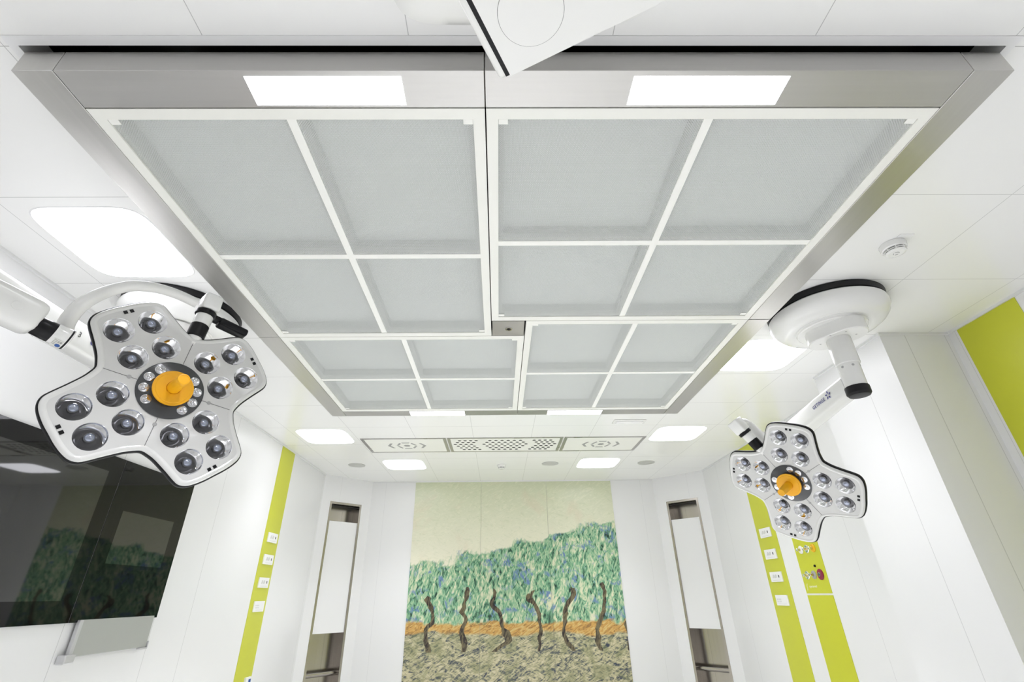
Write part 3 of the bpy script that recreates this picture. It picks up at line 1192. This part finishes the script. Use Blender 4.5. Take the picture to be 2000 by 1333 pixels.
def stadium(hx, r, z, n=24, ang=0.0):
    out = []
    for i in range(n):
        t = -PI / 2 + PI * i / (n - 1)
        out.append(V(hx + r * math.cos(t), r * math.sin(t), z))
    for i in range(n):
        t = PI / 2 + PI * i / (n - 1)
        out.append(V(-hx + r * math.cos(t), r * math.sin(t), z))
    R_ = Matrix.Rotation(ang, 4, 'Z')
    return [R_ @ p for p in out]


def hub_and_column(parent, x, y, ang):
    W = T(x, y, 0)
    bm = bmesh.new()
    loft(bm, [stadium(.062, .098, 2.834, ang=ang), stadium(.062, .098, 2.762, ang=ang), stadium(.060, .094, 2.757, ang=ang)])
    hb = add('hub_block', bm, m_lampw, parent, W, smooth=.6)
    for a in (-150, -100, -40, 20, 80, 140):
        t = math.radians(a)
        bm = bmesh.new()
        lathe(bm, [(.005, 2.7568), (.005, 2.7555)], 12, cx=.088 * math.cos(t), cy=.098 * math.sin(t))
        add('screw', bm, m_grey, hb, W)
    bm = bmesh.new()
    lathe(bm, [(.061, 2.757), (.063, 2.754), (.063, 2.592), (.060, 2.588)], 56)
    cu = add('column', bm, m_lampw, parent, W, smooth=.6)
    bm = bmesh.new()
    lathe(bm, [(.0555, 2.588), (.0555, 2.452)], 56)
    add('lower_sleeve', bm, m_lampw, cu, W, smooth=.6)
    bm = bmesh.new()
    lathe(bm, [(.059, 2.4525), (.0605, 2.448), (.0605, 2.412), (.052, 2.400), (.04, 2.398)], 56)
    add('black_end_cap', bm, m_rubber, cu, W, smooth=.5)
    for a in (200, 255, 310):
        bb = bmesh.new()
        lathe(bb, [(.007, .0550), (.007, .0562)], 14)
        add('screw', bb, m_grey, cu, T(x, y, 2.568) @ Matrix.Rotation(math.radians(a), 4, 'Z') @ Matrix.Rotation(PI / 2, 4, 'Y'))
    return W


def swirl_mark(size):
    bm = bmesh.new()
    for k in range(5):
        a = k * 2 * PI / 5 + .3
        p = [(.22, -.10), (.55, -.24), (.95, -.02), (.55, .14)]
        vs = []
        for u, v in p:
            vs.append(bm.verts.new(V(size * (u * math.cos(a) - v * math.sin(a)), size * (u * math.sin(a) + v * math.cos(a)), 0)))
        f = bm.faces.new(vs)
    r = bmesh.ops.extrude_face_region(bm, geom=bm.faces[:])
    bmesh.ops.translate(bm, verts=[v for v in r['geom'] if isinstance(v, bmesh.types.BMVert)], vec=(0, 0, .0006))
    return bm


# ---- left light
LCX, LCY = -1.93, 2.52
light_l = thing('surgical_light', 'four-lobed surgical light at left, larger in view, turned face-on, orange handle', 'surgical light', T(LCX, LCY, H), 'ceiling-hung surgical lights')
mount(light_l, LCX, LCY)
hub_and_column(light_l, -1.90, 2.475, math.radians(-57))
HL = build_head(light_l, POSES[0])
collar, AX = build_yoke(light_l, POSES[0])
prof = sq_profile(.055, .066, 4.5, 36)
EL = V(-1.905, .57, 2.475)
bm = bmesh.new()
sweep(bm, [(-1.90, 2.47 - .05, 2.475), (-1.90, 2.2, 2.475), EL], prof)
ext = add('extension_arm', bm, m_lampw, light_l, W0, smooth=.6)
FTL = frame((-1.8445, 0, 2.475), (0, 1, 0), (0, 0, 1))
t = text_bm('3', .036)
xform(t, T(1.846, -.013, .0004))
add('arm_number', t, m_line, ext, FTL)
t = text_bm('GETINGE', .036, bold=.0006)
xform(t, T(1.918, -.014, .0004))
add('logo_lettering', t, m_navy, ext, FTL)
bm = bmesh.new()
lathe(bm, [(.05, 2.552), (.058, 2.549), (.058, 2.375), (.05, 2.372)], 40, cx=EL.x, cy=EL.y)
add('elbow', bm, m_lampw, light_l, W0, smooth=.6)
# spring arm from the elbow to the joint
JL = V(-1.3957, 1.3211, 2.181)
dS = V(.552, .818, -.164).normalized()
SA = [JL - dS * .91, JL - dS * .60, JL - dS * .20, JL - dS * .051]
SA = [p + V(0, 0, .012) for p in SA]
bm = bmesh.new()
FS = frame(SA[-1], dS, (0, 0, 1))
box(bm, -.86, .008, -.050, .058, -.046, .046, bev=.028, seg=4)
spr = add('spring_arm', bm, m_lampw, light_l, FS, smooth=.6)
# screw cover on the side of the spring arm facing down the room
sd = dS.cross(V(0, 0, 1)).normalized()
if sd.dot(V(0, 0, 1.44) - SA[-1]) < 0 and sd.y > 0:
    sd = -sd
cpos = SA[-1] - dS * .062
bm = bmesh.new()
lathe(bm, [(.0135, .0), (.0135, .0012), (.012, .0016)], 28)
add('screw_cover', bm, m_lampw, spr, axis_frame(cpos + sd * .0458, sd))
# knuckle
AK = axis_frame(JL - dS * .040, dS)
KO = JL - dS * .040
bm = bmesh.new()
lathe(bm, [(.029, -.012), (.0305, -.008), (.0320, .034), (.031, .036)], 40)
add('black_knuckle', bm, m_blackp, light_l, AK, smooth=.6)
bm = bmesh.new()
lathe(bm, [(.0325, .036), (.0335, .038), (.0345, .078), (.0335, .081), (.029, .082)], 40)
kn = add('knuckle_sleeve', bm, m_lampw, light_l, AK, smooth=.6)
bm = bmesh.new()
lathe(bm, [(.0345, .073), (.0351, .074), (.0351, .077), (.0345, .078)], 40, 0, (False, False))
add('rim_line', bm, m_blackp, kn, AK)
# rating label on the sleeve
to_cam = (V(0, 0, 1.44) - (KO + dS * .075))
up_l = (to_cam - dS * to_cam.dot(dS)).normalized()
lowv = up_l.cross(dS).normalized()
if lowv.z > 0:
    lowv = -lowv
nl_ = (up_l * .74 + lowv * .67).normalized()
FK = frame(KO + dS * .0585 + nl_ * .0336, dS, nl_.cross(dS))
add('rating_label', newbox(-.013, .013, -.015, .015, -.001, .0004), m_labelw, kn, FK)
bm = bmesh.new()
for k in range(4):
    box(bm, -.012, -.003, .011 - k * .006, .0120 - k * .006, .0005, .0007)
t = text_bm('CE', .0095)
xform(t, T(-.001, .004, .0006))
merge(bm, t)
add('label_print', bm, m_line, kn, FK)
bm = bmesh.new()
lathe(bm, [(.0068, .0005), (.0068, .0008)], 24, cx=.005, cy=-.007)
add('blue_sign', bm, m_blue, kn, FK)
# bow arm
bow = [(-1.422, 1.373, 2.200), (-1.421, 1.368, 2.228), (-1.416, 1.362, 2.250), (-1.398, 1.354, 2.289), (-1.375, 1.356, 2.328), (-1.361, 1.385, 2.378), (-1.328, 1.409, 2.417), (-1.296, 1.432, 2.438), (-1.265, 1.486, 2.464), (-1.228, 1.547, 2.475), (-1.185, 1.596, 2.468)]
bm = bmesh.new()
pth = smooth_path(bow, 5)
sweep(bm, pth, sq_profile(.025, .022, 2.6, 28), up=(0, 1, 0), scale=[1 - .22 * min(1, i / 30) for i in range(len(pth))])
add('bow_arm', bm, m_lampw, light_l, W0, smooth=.6)
pb = AX @ V(0, 0, .395)
bm = newbox(-.034, .034, -.040, .040, -.034, .040, bev=.016, seg=4)
ax_d = (AX.to_3x3() @ V(0, 0, 1)).normalized()
FB = frame(pb, V(bow[-1][0] - bow[-2][0], bow[-1][1] - bow[-2][1], 0), ax_d)
xform(bm, Matrix.Rotation(-PI / 2, 4, 'X'))
add('yoke_block', bm, m_lampw, light_l, FB, smooth=.6)
# black release lever: a loop round the pivot and a long grip
pc = AX @ V(0, 0, .350)
Rl, Ul = POSES[0].to_3x3() @ V(1, 0, 0), POSES[0].to_3x3() @ V(0, 1, 0)
dl = (Rl * .65 - Ul * .72).normalized()
FLV = frame(pc, dl, ax_d)
bm = bmesh.new()
box(bm, .018, .085, -.008, .010, -.030, .018, bev=.006)
box(bm, .052, .168, -.020, .012, -.034, .022, bev=.010, seg=3)
lv = add('release_lever', bm, m_blackp, light_l, FLV, smooth=.6)

# ---- right light
RCX, RCY = 2.04, 2.52
light_r = thing('surgical_light', 'four-lobed surgical light at right, smaller in view, hung beside the white corner pillar', 'surgical light', T(RCX, RCY, H), 'ceiling-hung surgical lights')
mount(light_r, RCX, RCY)
hub_and_column(light_r, 2.02, 2.475, math.radians(-57))


def copy_head(src, W, parent):
    c = src.copy()
    COL.objects.link(c)
    WM[c.name] = W.copy()
    c.parent = parent
    c.matrix_local = WM[parent.name].inverted() @ W
    base = WM[src.name].inverted()
    for ch in list(src.children):
        d = ch.copy()
        COL.objects.link(d)
        rel = base @ WM[ch.name]
        WM[d.name] = W @ rel
        d.parent = c
        d.matrix_local = rel
    return c


HR = copy_head(HL, POSES[1], light_r)
collar_r, AXR = build_yoke(light_r, POSES[1])
pb = AXR @ V(0, 0, .400)
axr = (AXR.to_3x3() @ V(0, 0, 1)).normalized()
zr = POSES[1].to_3x3() @ V(0, 0, 1)
FBR = frame(pb, zr.cross(axr), axr)
bm = newbox(-.036, .036, -.042, .042, -.036, .036, bev=.008, seg=3)
add('yoke_block', bm, m_lampw, light_r, FBR, smooth=.6)
LR_ = lambda r, z: AXR @ V(0, 0, r) + zr * z
bow = [LR_(.405, -.005), LR_(.405, -.055), LR_(.375, -.085), LR_(.30, -.098), LR_(.20, -.105), LR_(.10, -.108), LR_(.03, -.11)]
bm = bmesh.new()
sweep(bm, smooth_path(bow, 5), sq_profile(.030, .022, 3.0, 28), up=zr)
add('bow_arm', bm, m_lampw, light_r, W0, smooth=.6)
ER = V(2.060, 3.30, 2.400)
bm = bmesh.new()
sweep(bm, [(2.018, 2.500, 2.478), (2.030, 2.80, 2.452), (2.045, 3.1, 2.423), tuple(ER)], sq_profile(.054, .062, 4.5, 36), scale=[.92, 1, 1.03, 1.05])
ext_r = add('extension_arm', bm, m_lampw, light_r, W0, smooth=.6)
FTR = frame((1.9733, 2.75, 2.458), (-.042, -1, .088), (0, 0, 1))
t = text_bm('GETINGE', .031, bold=0.0, space=1.12)
xform(t, T(-.075, -.010, .0007))
add('logo_lettering', t, m_navy, ext_r, FTR)
t = swirl_mark(.030)
xform(t, T(.105, .004, .0007))
add('logo_mark', t, m_navy, ext_r, FTR)
bm = bmesh.new()
lathe(bm, [(.05, 2.455), (.060, 2.45), (.060, 2.28), (.05, 2.275)], 40, cx=ER.x, cy=ER.y)
add('elbow', bm, m_lampw, light_r, W0, smooth=.6)
JR = LR_(.03, -.11)
bm = bmesh.new()
p0 = V(ER.x, ER.y, 2.315)
p1 = JR + V(.03, .10, .02)
sweep(bm, [p0, p0.lerp(p1, .3), p0.lerp(p1, .8), p1, JR], sq_profile(.050, .055, 5, 32), scale=[.9, 1, 1, .8, .55])
add('spring_arm', bm, m_lampw, light_r, W0, smooth=.6)

# ------------------------------------------------------------------ overhead arm close to the camera
root = thing('ceiling_pendant', 'white boxy ceiling arm with round cover overhead at the top edge', 'ceiling arm', T(.08, .42, H))
bm = bmesh.new()
P_ = T(.078, .422, 0)
loft(bm, [superellipse(.340 + .012, .340 + .012, 8, 2.9995), superellipse(.362 + .012, .362 + .012, 8, 2.985), superellipse(.372 + .012, .372 + .012, 8, 2.955), superellipse(.360 + .012, .360 + .012, 8, 2.915), superellipse(.325 + .012, .325 + .012, 8, 2.892), superellipse(.24, .24, 4, 2.885)])
add('mount_cover', bm, m_lampw, root, P_, smooth=.7)
bm = bmesh.new()
lathe(bm, [(.085, 2.885), (.085, 2.764)], 40, cx=.16, cy=.42)
add('column', bm, m_lampw, root, W0, smooth=.6)
FA = frame((.030, .786, 2.65), (.890, -.456, 0), (-.456, -.890, 0))      # x along the long edge, y along the short edge, z down
LB, LA = .62, .46
bm = newbox(-.022, LB, 0, LA, -.112, -.004, bev=.012, seg=3)
bx = add('arm_box', bm, m_lampw, root, FA, smooth=.6)
add('black_strip', newbox(.0, .0115, .006, LA - .01, -.0042, .0004), m_blackp, bx, FA)
add('bottom_cover', newbox(.0118, LB - .012, .003, LA - .012, -.0040, .002), m_lampw, bx, FA)
bm = bmesh.new()
cc = FA.inverted() @ V(.083, .622, 2.65)
lathe(bm, [(.0790, .0021), (.0790, .0026)], 64, cx=cc.x, cy=cc.y)
add('cover_joint', bm, m_line, bx, FA)
bm = bmesh.new()
lathe(bm, [(.0780, .0022), (.0780, .0034), (.077, .0038)], 64, cx=cc.x, cy=cc.y)
add('round_cover', bm, m_lampw, bx, FA)
